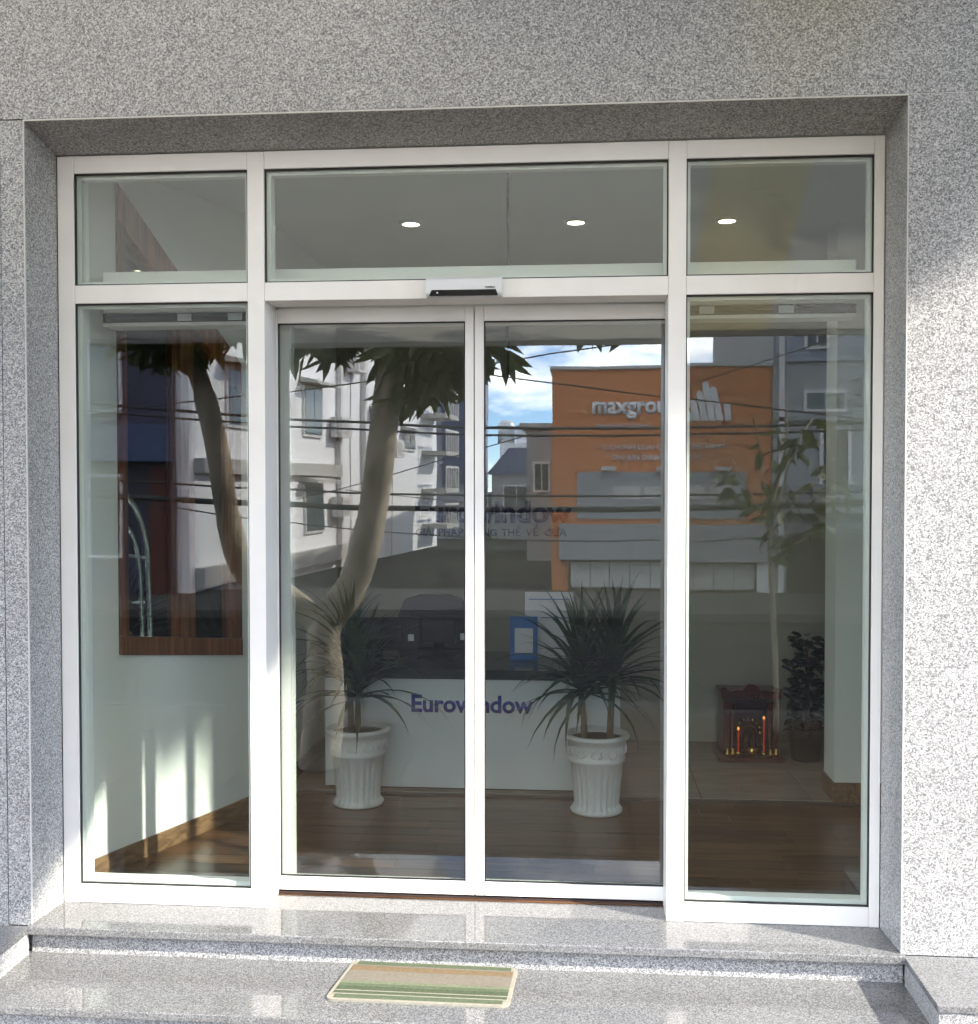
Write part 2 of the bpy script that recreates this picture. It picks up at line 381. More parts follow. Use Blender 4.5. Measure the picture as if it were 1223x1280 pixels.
# cheek blocks either side of the steps
for sx, x0, x1 in ((1, NX+.012, 2.6), (-1, -2.6, -NX-.012)):
    c = tag(bpy.data.objects.new('step_cheek', None), kind='structure'); COL.objects.link(c); c.location = ((x0+x1)/2, -.43, ZP)
    B('cheek_slab', 'granite_step', c, x0-(.006 if sx>0 else 0), x1+(0 if sx>0 else .006), -.632, YF-.001, -.03, -.006, .003)
    B('cheek_face', 'granite_wall', c, x0, x1, -.625, YF-.003, ZP-.01, -.0305)

# ================================================================== GLAZED ENTRANCE FRAME
fr = thing('entrance_frame', 'white aluminium entrance frame with two side lights and three transom panes', 'door frame', (0,0,0))
FD = .14; bv = .002
XL, XR, FH = -1.65, 1.65, 3.073
ml0, ml1, mr0, mr1 = -.856, -.787, .827, .896
il, ir = -1.582, 1.612
zt0, zt1, zb, zr = 2.474, 2.548, .077, 3.003
B('stile', 'frame_white', fr, XL, il, 0, FD, 0, FH, bv)
B('stile', 'frame_white', fr, ir, XR, 0, FD, 0, FH, bv)
B('mullion', 'frame_white', fr, ml0, ml1, -.001, .165, .0, FH-.001, bv)
B('mullion', 'frame_white', fr, mr0, mr1, -.001, .165, .0, FH-.001, bv)
for a, b in ((il, ml0), (ml1, mr0), (mr1, ir)):
    B('top_rail', 'frame_white', fr, a+.0008, b-.0008, .0005, FD-.001, zr, FH, bv)
    B('transom', 'frame_white', fr, a+.0008, b-.0008, .0005, FD+.02, zt0, zt1, bv)
for a, b in ((il, ml0), (mr1, ir)):
    B('bottom_rail', 'frame_white', fr, a+.0008, b-.0008, .0005, FD-.001, .001, zb, bv)
def gasket(parent, a, b, z0, z1, y, t=.0045):
    g = MB(); 
    g.box(a, a+t, y-.006, y+.006, z0, z1); g.box(b-t, b, y-.006, y+.006, z0, z1)
    g.box(a+t, b-t, y-.006, y+.006, z0, z0+t); g.box(a+t, b-t, y-.006, y+.006, z1-t, z1)
    return g.build('gasket', 'gasket', parent)
for a, b, z0, z1 in ((il, ml0, zt1, zr), (ml1, mr0, zt1, zr), (mr1, ir, zt1, zr), (il, ml0, zb, zt0), (mr1, ir, zb, zt0)):
    e = .0006
    coated(B('glass_pane', 'glass_clear', fr, a+.002, b-.002, .022, .030, z0+.002, z1-.002), (0,-1,0))
    gasket(fr, a+e, b-e, z0+e, z1-e, .014)
    # inner glazing bead
    t = .018; g = MB()
    g.box(a+e, a+t, .034, .060, z0+e, z1-e); g.box(b-t, b-e, .034, .060, z0+e, z1-e)
    g.box(a+t, b-t, .034, .060, z0+e, z0+t); g.box(a+t, b-t, .034, .060, z1-t, z1-e)
    g.build('glazing_bead', 'frame_white', fr)
B('inner_post', 'frame_white', fr, -.800, -.742, .236, .29, .0, 2.42, bv)
B('inner_post', 'frame_white', fr, .85, .90, .236, .29, .0, 2.42, bv)

# sliding doors
def leaf(label, x0, x1, s0, s1):
    d = thing('sliding_door', label, 'door', ((x0+x1)/2, .19, 0), 'pair of glazed sliding doors')
    ya, yb = .172, .212; z0, z1 = .014, 2.470; rb, rt = .072, 2.408
    B('stile', 'frame_white', d, x0, x0+s0, ya, yb, z0, z1, .0025)
    B('stile', 'frame_white', d, x1-s1, x1, ya, yb, z0, z1, .0025)
    B('bottom_rail', 'frame_white', d, x0+s0+.0006, x1-s1-.0006, ya+.0006, yb, z0, rb, .0025)
    B('top_rail', 'frame_white', d, x0+s0+.0006, x1-s1-.0006, ya+.0006, yb, rt, z1, .0025)
    coated(B('glass_pane', 'glass_door', d, x0+s0+.001, x1-s1-.001, .188, .196, rb+.001, rt-.001), (0,-1,0))
    gasket(d, x0+s0+.0006, x1-s1-.0006, rb+.0006, rt-.0006, .181, .004)
leaf('left glazed sliding door leaf in white frame reflecting the leaning tree', -.84, .0445, .058, .036)
leaf('right glazed sliding door leaf in white frame reflecting the orange shop', .0485, .88, .038, .048)
tag(B('door_floor_track', 'track_dark', None, -.786, .826, .172, .222, .0005, .006), 'thin dark metal floor track under the sliding doors', 'track')
op = thing('door_operator', 'white sliding door operator housing with black track behind the transom', 'operator', (0,.29,2.4))
B('housing', 'frame_white', op, -1.56, 1.60, .224, .36, 2.468, 2.645, .004)
B('track', 'black_gloss', op, -1.56, 1.60, .222, .34, 2.428, 2.466)
B('lip', 'frame_white', op, -1.56, 1.60, .2215, .345, 2.412, 2.427)
for x in (-1.2, -.98, 1.0, 1.32): B('roller_bracket', 'silver', op, x-.03, x+.03, .2175, .2215, 2.432, 2.462)

# motion sensor on the transom
sn = thing('door_sensor', 'silver motion sensor with black lower window above the sliding doors', 'sensor', (.025,-.02,2.47))
x0, x1 = -.126, .176
MB().prism([(x0,-.0005,2.474),(x0,-.032,2.474),(x0,-.040,2.486),(x0,-.034,2.543),(x0,-.024,2.552),(x0,-.0005,2.552)], (x1-x0,0,0)).build('casing', 'silver', sn, .003)
MB().prism([(x0+.014,-.0425,2.4755),(x1-.014,-.0425,2.4755),(x1-.024,-.0405,2.500),(x0+.024,-.0405,2.500)], (0,.004,0)).build('black_window', 'black_gloss', sn)
B('indicator', 'paper', sn, x0+.044, x0+.050, -.0445, -.042, 2.486, 2.491)
text('marking', 'TORMAX', 'letter_grey', sn, (x1-.068,-.0388,2.5055), .042, depth=.001, bold=.02)

# doormat
dm = thing('doormat', 'small doormat striped in greens, brown and beige on the second step', 'doormat', (-.08,-.36,-.118))
c0, c1, c2, c3 = Vector((-.388,-.205,0)), Vector((.252,-.222,0)), Vector((.236,-.535,0)), Vector((-.428,-.530,0))   # back-left, back-right, front-right, front-left
def mp2(u, v): return c0*(1-u)*(1-v) + c1*u*(1-v) + c2*u*v + c3*(1-u)*v
zm = -.118
def matpoly(u0, u1, v0, v1, z0, z1, r=0):
    pts = []
    if r:
        for (cu_, cv_, a0) in ((u0+r, v0+2*r, 180), (u1-r, v0+2*r, 270), (u1-r, v1-2*r, 0), (u0+r, v1-2*r, 90)):
            for k in range(5):
                a = math.radians(a0 + k*22.5); pts.append((cu_+r*math.cos(a), cv_+2*r*math.sin(a)))
    else: pts = [(u0,v0),(u1,v0),(u1,v1),(u0,v1)]
    P3 = [mp2(u,v)+Vector((0,0,zm+z0)) for u, v in pts]
    return MB().prism(P3, (0,0,z1-z0))
matpoly(0,1,0,1,.0005,.008,.045).build('binding', 'mat_edge', dm)
rows = [(.03,.115,'mat_green_mid'),(.12,.145,'mat_beige'),(.15,.27,'mat_brown'),(.275,.54,'mat_beige'),(.545,.60,'mat_green_pale'),(.605,.67,'mat_green_mid'),(.675,.765,'mat_green'),(.77,.785,'mat_edge'),(.79,.85,'mat_green'),(.855,.87,'mat_edge'),(.875,.96,'mat_green_mid')]
for k, (a, b, m) in enumerate(rows):
    ins = .022 if 0 < k < len(rows)-1 else .04
    matpoly(ins, 1-ins, a, b, .0035, .0098+.0004*(k%2)).build('stripe', m, dm)

# ================================================================== INTERIOR
fl = tag(B('floor', 'paving_joint', None, -1.9, 2.9, .151, 1.655, -.06, -.004), kind='structure')
pw = .118
for j in range(13):
    y = .152 + j*pw; x = -1.9 + rnd.uniform(-.8, 0)
    while x < 2.85:
        ln = rnd.choice((.9, .9, 1.2, .7)); a = max(x, -1.9); b = min(x+ln, 2.88)
        if b - a > .1: B('plank', 'plank_wood', fl, a+.0008, b-.0008, y+.0008, min(y+pw, 1.652)-.0008, -.0035, rnd.uniform(-.0004, .0002))
        x += ln
tl = tag(B('tiled_floor', 'paving_joint', None, -1.9, 3.6, 1.70, 5.6, -.06, .006), kind='structure')
tag(B('floor_threshold', 'track_dark', None, -1.9, 2.9, 1.6555, 1.6995, -.02, .008), kind='structure')
mt = MB().box(-.298,.298,-.298,.298,-.002,.004).mesh('floor_tile', 'marble_tile')
for i in range(9):
    for j in range(3): inst('floor_tile', mt, tl, (-1.55+.6*i, 2.0+.6*j, .008))
cl = tag(B('ceiling', 'ceiling_white', None, -4.2, 4.2, .15, 5.6, 3.15, 3.25), kind='structure')
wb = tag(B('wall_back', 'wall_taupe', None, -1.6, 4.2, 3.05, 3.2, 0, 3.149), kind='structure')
# splayed left wall with a stair window in it: points on the wall line by their depth y
def wx(y): return -1.70 + .384*(y-.14)
WN = Vector((-1, .384, 0)).normalized()               # away from the room
def wp(y, z, off=0.0): 
    p = Vector((wx(y), y, z)); return p + WN*off
wl = tag(bpy.data.objects.new('wall_left', None), kind='structure'); COL.objects.link(wl); wl.location = (-1.5,.8,0)
ya, yb = .425, 1.225; zs = .90
th = .12
def wpoly(pts): return MB().prism([wp(y,z) for y,z in pts], WN*th)
wpoly([(.141,0),(1.5,0),(1.5,.845),(yb,.845),(ya,.965),(.141,.965)]).build('wall_panel', 'wall_white', wl)
wpoly([(.141,.9652),(ya,.9652),(ya,3.149),(.141,3.149)]).build('wall_panel', 'wall_white', wl)
wpoly([(yb,.8452),(1.5,.8452),(1.5,3.149),(yb,3.149)]).build('wall_panel', 'wall_white', wl)
wpoly([(ya+.0002,3.08),(yb-.0002,2.36),(yb-.0002,3.149),(ya+.0002,3.149)]).build('wall_panel', 'wall_white', wl)
MB().prism([wp(.16,0,-.012), wp(1.5,0,-.012), wp(1.5,0,0), wp(.16,0,0)], (0,0,.085)).build('skirting_board', 'baseboard_wood', wl)
wl2 = tag(B('wall_passage', 'wall_white', None, wx(1.5)-.12, wx(1.5), 1.5, 3.05, 0, 3.149), kind='structure')
B('skirting_board', 'baseboard_wood', wl2, wx(1.5), wx(1.5)+.012, 1.502, 3.04, .012, .1)
# stair well behind the window
sw = tag(bpy.data.objects.new('stair_well', None), kind='structure'); COL.objects.link(sw); sw.location = (-2.4,.9,0)
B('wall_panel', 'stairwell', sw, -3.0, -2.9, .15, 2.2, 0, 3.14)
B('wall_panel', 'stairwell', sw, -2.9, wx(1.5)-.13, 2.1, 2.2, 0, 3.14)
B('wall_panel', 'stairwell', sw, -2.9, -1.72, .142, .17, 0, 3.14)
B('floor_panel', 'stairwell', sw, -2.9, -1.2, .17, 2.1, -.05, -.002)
sd = thing('stair_window', 'dark wooden interior window with steeply sloping head in the left wall', 'window', (-1.45,.8,.85))
def wfr(pts, name, m, o0=-.015, o1=.07): return MB().prism([wp(y,z,o0) for y,z in pts], WN*(o1-o0)).build(name, m, sd, .002)
sl_ = (2.36-3.08)/(yb-ya)
def head(y): return 3.08 + sl_*(y-ya)
def sill(y): return .965 + (.845-.965)/(yb-ya)*(y-ya)
fw_ = .16
wfr([(ya,head(ya)),(yb,head(yb)),(yb,head(yb)-fw_),(ya,head(ya)-fw_*1.0)], 'head_rail', 'dark_red_wood', -.018, .07)
wfr([(ya,sill(ya)),(yb,sill(yb)),(yb,sill(yb)+.085),(ya,sill(ya)+.085)], 'sill_rail', 'dark_red_wood', -.018, .07)
wfr([(ya,sill(ya)+.086),(ya+.035,sill(ya)+.08),(ya+.035,head(ya+.035)-fw_-.001),(ya,head(ya)-fw_-.001)], 'jamb', 'dark_red_wood')
wfr([(yb-.05,sill(yb)+.093),(yb,sill(yb)+.086),(yb,head(yb)-fw_-.001),(yb-.05,head(yb-.05)-fw_-.001)], 'jamb', 'dark_red_wood')
ym0, ym1 = .80, .88
wfr([(ym0,sill(ym0)+.086),(ym1,sill(ym1)+.086),(ym1,head(ym1)-fw_-.001),(ym0,head(ym0)-fw_-.001)], 'mullion', 'dark_red_wood')
for a, b in ((ya+.036, ym0-.001), (ym1+.001, yb-.051)):
    q = .03
    wfr([(a,sill(a)+.086),(a+q,sill(a+q)+.086),(a+q,head(a+q)-fw_-.002),(a,head(a)-fw_-.002)], 'sash_stile', 'dark_red_wood', .005, .05)
    wfr([(b-q,sill(b-q)+.087),(b,sill(b)+.087),(b,head(b)-fw_-.002),(b-q,head(b-q)-fw_-.002)], 'sash_stile', 'dark_red_wood', .005, .05)
    wfr([(a+q,sill(a)+.087),(b-q,sill(b)+.087),(b-q,head(b-q)-fw_-.003),(a+q,head(a+q)-fw_-.003)], 'glass_pane', 'glass_window', .022, .028)
# chrome stair rail behind the stair window
hr = thing('stair_handrail', 'bent chrome tube handrail seen through the dark wooden stair window', 'handrail', (-1.75,.6,.9))
def hp(y, z, o=.075): return wp(y, z, o)
def arc(pts, n=6):
    out = []; P_ = [Vector(p) for p in pts]
    for i in range(len(P_)-1):
        p0 = P_[max(i-1,0)]; p1 = P_[i]; p2 = P_[i+1]; p3 = P_[min(i+2,len(P_)-1)]
        for k in range(n):
            t = k/n; out.append(.5*((2*p1)+(p2-p0)*t+(2*p0-5*p1+4*p2-p3)*t*t+(3*p1-p0-3*p2+p3)*t**3))
    return out + [P_[-1]]
MB().tube(arc([hp(.42,1.72),hp(.52,1.70),hp(.61,1.60),hp(.66,1.46),hp(.67,1.30),hp(.68,1.0),hp(.68,.0)]), .019, 10).build('rail', 'chrome', hr)
MB().tube(arc([hp(.42,1.60),hp(.50,1.575),hp(.58,1.49),hp(.615,1.36),hp(.625,1.2),hp(.635,.9),hp(.635,.0)]), .014, 10).build('rail', 'chrome', hr)
MB().tube([hp(.40,1.43),hp(.665,1.385)], .010, 8).build('cross_bar', 'chrome', hr)
MB().tube([hp(.40,1.20),hp(.645,1.175)], .010, 8).build('cross_bar', 'chrome', hr)
MB().tube(arc([hp(.42,1.12),hp(.49,1.10),hp(.56,1.03),hp(.60,.93),hp(.61,.7),hp(.61,0)]), .013, 10).build('rail', 'chrome', hr)
# right pilaster
pr = tag(B('pilaster', 'wall_white', None, 1.862, 2.6, 1.70, 1.95, .0, 3.149), kind='structure')
B('skirting_board', 'baseboard_wood', pr, 1.850, 2.6, 1.688, 1.699, .008, .115)
B('skirting_board', 'dark_red_wood', pr, 1.850, 1.861, 1.70, 1.95, .012, .115)
wr = tag(B('wall_right', 'wall_white', None, 2.601, 2.75, .15, 5.6, 0, 3.149), kind='structure')
B('skirting_board', 'baseboard_wood', wr, 2.588, 2.60, .16, 1.685, .001, .1)

# downlights
for k, (x, y, lb) in enumerate(((-.426,1.532,'left lit recessed ceiling downlight above the dark monitors'), (.459,1.571,'middle lit recessed ceiling downlight right of the hanging rod'), (1.262,1.605,'right lit recessed ceiling downlight above the altar side'))):
    d = thing('downlight', lb, 'downlight', (x,y,3.13), 'recessed downlights')
    MB().lathe([(.046,0),(.062,-.001),(.064,.004),(.064,.018),(.046,.018),(.046,0)], (x,y,3.133), 28).build('trim_ring', 'silver', d)
    MB().lathe([(.0005,.004),(.030,.003),(.0455,.007)], (x,y,3.133), 24).build('lamp', 'lamp_glow', d)
    sp_ = bpy.data.lights.new('downlight_beam', 'SPOT'); sp_.energy = 2.2; sp_.spot_size = math.radians(115); sp_.spot_blend = .6; sp_.color = (1, .95, .86); sp_.shadow_soft_size = .045
    so_ = bpy.data.objects.new('downlight_beam', sp_); COL.objects.link(so_); so_.parent = d; so_.location = (0, 0, -.005)
rd = thing('hanging_rod', 'thin dark steel rod hanging from the ceiling behind the middle transom', 'rod', (.158,.6,2.2))
MB().tube([(.158,.6,2.2),(.158,.6,3.14)], .0065, 8).build('rod', 'black_matte', rd)
MB().lathe([(.0,0),(.03,0),(.03,.012),(.0,.012)], (.158,.6,3.137), 16).build('ceiling_plate', 'silver', rd)

# reception desk
dk = thing('reception_desk', 'white reception desk with dark top and blue lettering on its front', 'desk', (-.12,2.05,0))
B('front_panel', 'desk_white', dk, -.96, .708, 1.755, 1.785, .022, .640, .003)
B('end_panel', 'desk_white', dk, .680, .708, 1.787, 2.40, .022, .640, .003)
B('end_panel', 'desk_white', dk, -.96, -.932, 1.787, 2.40, .022, .640, .003)
B('plinth', 'black_matte', dk, -.94, .69, 1.775, 2.38, .012, .0215)
B('desk_top', 'desk_top', dk, -.98, .725, 1.735, 2.44, .6405, .695, .004)
text('lettering', 'Eurowindow', 'letter_blue', dk, (-.463,1.755,.455), .688, depth=.006, bold=.028, height=None)
ws = thing('wall_sign', 'raised navy company lettering with small tagline on the back wall', 'sign', (-.1,3.045,1.38))
text('lettering', 'Eurowindow', 'letter_navy', ws, (-.632,3.049,1.482), 1.06, depth=.02, bold=.03)
for wd_, x_, w_ in (('GIẢI',-.632,.125),('PHÁP',-.475,.17),('TỔNG',-.27,.19),('THỂ',-.045,.13),('VỀ',.12,.085),('CỬA',.245,.15)):
    text('tagline_word', wd_, 'letter_grey', ws, (x_,3.049,1.388), w_, depth=.008, bold=.012)

def monitor(label, x, y, w_, h_, rot):
    m = thing('monitor', label, 'monitor', (x,y,.695), 'monitors on the reception desk')
    ps = [MB().box(x-w_/2,x+w_/2,y-.02,y+.012,.74,.74+h_).build('screen_casing', 'black_matte', m, .008),
          MB().box(x-w_*.3,x+w_*.3,y-.045,y-.0205,.78,.74+h_*.8).build('rear_hump', 'black_matte', m, .01),
          MB().box(x-.03,x+.03,y-.04,y-.022,.705,.80).build('stand_neck', 'black_gloss', m, .003),
          MB().box(x-.11,x+.11,y-.10,y+.07,.6955,.705).build('stand_foot', 'black_gloss', m, .003)]
    B('sticker', 'paper', m, x+w_*.36, x+w_*.36+.035, y-.0215, y-.0205, .80, .84)
    m.rotation_euler.z = rot
monitor('black computer monitor, leftmost on the desk beside the potted plant', -.72, 2.12, .50, .20, .08)
monitor('black computer monitor nearest the desk centre with a small sticker', -.36, 2.22, .36, .22, -.12)
ch = thing('office_chair', 'black office chair with rounded back behind the reception desk', 'chair', (-.5,2.72,.012))
MB().box(-.72,-.28,2.50,2.94,.44,.52).build('seat', 'black_matte', ch, .03)
MB().prism([(-.73,2.94,.58),(-.27,2.94,.58),(-.26,2.97,.86),(-.30,2.98,.96),(-.40,2.985,.99),(-.60,2.985,.99),(-.70,2.98,.96),(-.74,2.97,.86)], (0,.05,0)).build('backrest', 'black_matte', ch, .012)
MB().tube([(-.5,2.72,.08),(-.5,2.72,.44)], .028, 10).build('gas_column', 'black_gloss', ch)
MB().tube([(-.5,2.90,.47),(-.5,2.99,.50),(-.5,3.0,.70)], .018, 8).build('back_support', 'black_gloss', ch)
for k in range(5):
    a = k*2*math.pi/5 + .3; e_ = (-.5+.25*math.cos(a), 2.72+.25*math.sin(a)*.9, .075)
    MB().tube([(-.5,2.72,.10), e_], [.02,.013], 8).build('base_spoke', 'black_gloss', ch)
    MB().lathe([(.0,-.03),(.022,-.03),(.03,0),(.022,.03),(.0,.03)], (e_[0],e_[1],.043), 10).build('castor', 'black_matte', ch)
# leaflet holders on the desk
bc = thing('blue_framed_notice', 'small white notice in a bright blue frame standing on the desk', 'notice', (.15,2.10,.695))
B('backing', 'blue_card', bc, .072, .236, 2.10, 2.106, .697, .955, .001)
B('paper', 'paper', bc, .100, .208, 2.096, 2.0995, .74, .885)
B('foot', 'blue_card', bc, .09, .22, 2.107, 2.16, .6955, .702)
pc = thing('document_board', 'pale document board with blue rules behind the blue framed notice', 'board', (.30,2.2,.695))
B('panel', 'paper', pc, .155, .445, 2.20, 2.21, .697, 1.09, .002)
B('rule', 'blue_card', pc, .18, .42, 2.1975, 2.1995, 1.045, 1.05)
B('rule', 'blue_card', pc, .25, .42, 2.1975, 2.1995, .935, .94)
B('foot', 'paper', pc, .18, .42, 2.211, 2.28, .6955, .702)

# ------------------------------------------------------------------ dracaena pots
def strip_leaf(ln, wd, droop, segs=7):
    """leaf rising along +x from the origin, bending down"""
    vs = []; x = 0; z = 0; a = 0.0
    for i in range(segs+1):
        t = i/segs; ww = wd*(math.sin(math.pi*min(1, .18+.82*t))**.6)*(1-t**3) if i < segs else 0.0006
        vs += [(x, -ww/2, z+ww*.18), (x, 0, z), (x, ww/2, z+ww*.18)]
        a -= droop/segs*(0.4+1.4*t); x += ln/segs*math.cos(a); z += ln/segs*math.sin(a)
    fs = []
    for i in range(segs):
        for k in (0, 1): b = i*3+k; fs.append((b, b+3, b+4, b+1))
    m_ = MB().add(vs, fs, True); return m_
LEAF = [strip_leaf(l_, w_, d_).mesh('leaf', 'dracaena') for l_, w_, d_ in ((.50,.036,.5),(.56,.034,1.0),(.46,.038,.8),(.60,.032,1.25),(.42,.034,1.2),(.50,.032,1.5))]
def flute_pot(parent, c, s=1.0):
    def md(j, k, r): return -.013*s*(1 if 3 <= j <= 6 else 0)*(.5+.5*math.cos(k*math.pi*2/4))
    prof = [(.112,0),(.134,.002),(.140,.014),(.128,.030),(.120,.045),(.124,.10),(.134,.19),(.140,.265),(.150,.275),(.152,.292),(.146,.300),(.152,.355),(.158,.385),(.172,.395),(.174,.408),(.168,.418),(.150,.418),(.145,.38)]
    prof = [(r*s, z*s) for r, z in prof]
    o = MB().lathe(prof, c, 96, md).build('pot', 'pot_white', parent)
    g = MB()                                            # raised leaf-scroll relief round the neck
    for k in range(22):
        a = 2*math.pi*k/22; pts = []
        for t in range(7):
            q = t/6; rad = (.150+.005*q+.002)*s; an = a+.20*(q-.5)+.08*math.sin(q*6.3)
            pts.append((c[0]+rad*math.cos(an), c[1]+rad*math.sin(an), c[2]+(.310+.055*(q if k%2 else 1-q))*s))
        g.tube(pts, [.002*s,.004*s,.005*s,.005*s,.005*s,.004*s,.002*s], 5)
    g.build('relief_band', 'pot_white', o)
    MB().lathe([(.0005,.385*s),(.148*s,.388*s)], c, 24).build('soil', 'soil', parent)
def dracaena(label, c, heads, seed, n):
    rn = random.Random(seed)
    t = thing('potted_plant', label, 'plant', c, 'tall white fluted pots with spiky plants')
    flute_pot(t, c)
    for (dx, dy, hz, sc) in heads:
        top = Vector((c[0]+dx*1.25, c[1]+dy*1.3, c[2]+hz))
        MB().tube([(c[0]+dx, c[1]+dy, c[2]+.37), (c[0]+dx*1.05, c[1]+dy, c[2]+.37+(hz-.37)*.5), top, top+Vector((0,0,.12))], [.019,.017,.015,.008], 8).build('cane', 'cane', t)
        for i in range(n):
            q = i/n; elv = math.radians(88 - 84*q**0.95 + rn.uniform(-12, 12)); azi = i*2.39996 + rn.uniform(-.3, .3)
            me = LEAF[min(5, int(q*6*rn.uniform(.6, 1.05)))]
            p = top + Vector((0,0,.13*(1-q)))
            o = inst('leaf', me, t, p, (rn.uniform(-.2,.2), -elv, azi), (sc*rn.uniform(.8,1.12),)*3)
dracaena('right potted plant with two spiky heads in a white fluted pot', (.574,1.46,.0), ((-.065,-.01,.62,1.0),(.07,.02,.66,1.02)), 3, 78)
dracaena('left potted plant in a white fluted pot beside the tree reflection', (-.718,1.50,.0), ((0.0,0,.56,.95),(-.05,.05,.72,.85)), 11, 60)

# ------------------------------------------------------------------ altar
al = thing('floor_altar', 'small red carved wooden floor altar with glowing candles and gold ornaments', 'altar', (1.55,2.62,.012))
zA = .012
B('base_slab', 'altar_red', al, 1.345, 1.755, 2.50, 2.90, zA, zA+.03, .004)
B('side_panel', 'altar_red', al, 1.385, 1.42, 2.60, 2.88, zA+.031, .39, .003)
B('side_panel', 'altar_red', al, 1.69, 1.725, 2.60, 2.88, zA+.031, .39, .003)
B('back_panel', 'altar_dark', al, 1.421, 1.689, 2.85, 2.88, zA+.031, .39)
B('roof_board', 'altar_red', al, 1.372, 1.738, 2.58, 2.89, .391, .425, .004)
cp = [(1.372,.426)]
for k in range(33):
    q = k/32; x = 1.372+.366*q; c_ = abs(q-.5)*2
    z = .435 + .045*math.exp(-((q-.5)/.12)**2) + .012*abs(math.sin(q*19)) + (.018 if c_ > .82 else 0)
    cp.append((x, z))
cp.append((1.738,.426))
MB().prism([(x,2.585,z) for x, z in cp], (0,.025,0)).build('carved_crest', 'altar_red', al)
for k in range(5): MB().lathe([(.0,-.014),(.012,-.008),(.014,0),(.012,.008),(.0,.014)], (1.475+.0375*k*1.0,2.582,.405), 10).build('carved_boss', 'altar_red', al)
for x in (1.44, 1.67): MB().lathe([(.018,0),(.020,.02),(.012,.03),(.012,.27),(.02,.29),(.022,.32)], (x,2.60,zA+.031), 12).build('turned_column', 'altar_red', al)
for x, hgt in ((1.475,.13),(1.632,.20)):
    MB().lathe([(.0,0),(.0048,0),(.0044,hgt),(.0,hgt+.004)], (x,2.585,zA+.05), 10).build('candle', 'candle_glow', al)
    MB().lathe([(.0,0),(.022,0),(.02,.012),(.011,.018)], (x,2.585,zA+.031), 12).build('candle_base', 'gold', al)
    MB().lathe([(.0,0),(.007,.006),(.008,.014),(.0,.026)], (x,2.585,zA+.051+hgt), 10).build('candle_flame', 'bulb_glow', al)
MB().lathe([(.0,0),(.024,0),(.036,.02),(.038,.045),(.030,.055),(.0,.056)], (1.555,2.555,zA+.031), 18).build('gold_bowl', 'gold', al)
for k in range(9):
    a = math.pi*(k/8); MB().lathe([(.0,-.012),(.011,0),(.0,.012)], (1.555+.075*math.cos(a),2.72,.15+.09*math.sin(a)), 8).build('gold_flower', 'gold', al)
MB().tube([(1.50,2.70,.045),(1.495,2.70,.12),(1.52,2.70,.18),(1.555,2.70,.20),(1.59,2.70,.18),(1.615,2.70,.12),(1.61,2.70,.045)], .010, 8).build('red_arch', 'altar_red', al)
for x in (1.527,1.583):
    MB().lathe([(.0,0),(.026,0),(.030,.03),(.018,.055),(.016,.062),(.020,.078),(.012,.10),(.0,.104)], (x,2.66,zA+.031), 14).build('seated_figurine', 'altar_dark', al)
for x, y in ((1.40,2.53),(1.435,2.535),(1.665,2.53),(1.70,2.54)):
    MB().lathe([(.0,0),(.013,0),(.016,.02),(.008,.035),(.012,.05),(.0,.051)], (x,y,zA+.031), 12).build('offering_cup', 'gold', al)

# dark bush beside the altar
bs = thing('potted_bush', 'dark bushy broad leaved plant in a dark pot beside the altar', 'plant', (1.90,2.62,.012))
MB().lathe([(.0,0),(.09,0),(.115,.18),(.125,.2),(.11,.2),(.1,.17)], (1.90,2.62,.012), 24).build('pot', 'black_matte', bs)
MB().tube([(1.90,2.62,.15),(1.905,2.62,.45),(1.90,2.63,.72)], [.018,.014,.008], 8).build('stem', 'cane', bs)
def oval(ln, wd):
    vs = [(0,0,0)]; n_ = 5
    pts = [(ln*t, wd*math.sin(math.pi*t)**.8) for t in (.2,.45,.7,.9)]
    vs = [(0,0,0)] + [(x,y,.1*y) for x, y in pts] + [(ln,0,-.02)] + [(x,-y,.1*y) for x, y in reversed(pts)]
    m_ = [(x,0,-.01) for x, _ in pts]
    vs += m_; fs = [(0,1,10)] + [(i, i+1, 10+i, 9+i) for i in (1,2,3)] + [(4,5,13)] + [(5,6,13),(6,7,12,13),(7,8,11,12),(8,9,10,11),(9,0,10)]
    return MB().add(vs, fs, True)
OV = oval(.085,.026).mesh('leaf', 'bush_leaf')
rb_ = random.Random(5)
for i in range(150):
    z = rb_.uniform(.2,.79); a = rb_.uniform(0,6.28); q = rb_.uniform(.01,.075)*(1.0 if z > .45 else 1.2)
    inst('leaf', OV, bs, (1.90+q*math.cos(a), 2.62+q*math.sin(a), z), (rb_.uniform(-.5,.5), rb_.uniform(-.6,.6), a), (rb_.uniform(.8,1.3),)*3)

# ================================================================== AWNING
aw = thing('shop_awning', 'taupe fabric awning with one yellow panel sloping out over the entrance', 'awning', (-.7,YF,3.75))
Y0, Z0, Y1, Z1 = YF-.01, 3.80, -2.57, 2.69
xa, xb = -4.0, 2.52
cuts = [xa, -2.9, -1.75, -.6, .45, 1.14, 1.64, xb]
for k in range(len(cuts)-1):
    a, b = cuts[k], cuts[k+1]
    m_ = 'awning_yellow' if abs(a-1.14) < .01 else 'awning_fabric'
    MB().hexa([(a+.0003,Y0,Z0),(b-.0003,Y0,Z0),(b-.0003,Y1,Z1),(a+.0003,Y1,Z1),(a+.0003,Y0,Z0+.003),(b-.0003,Y0,Z0+.003),(b-.0003,Y1,Z1+.003),(a+.0003,Y1,Z1+.003)]).build('fabric_panel', m_, aw)
MB().box(xa-.02,xb+.02,Y1-.05,Y1-.001,Z1-.03,Z1+.04).build('front_bar', 'frame_white', aw, .006)
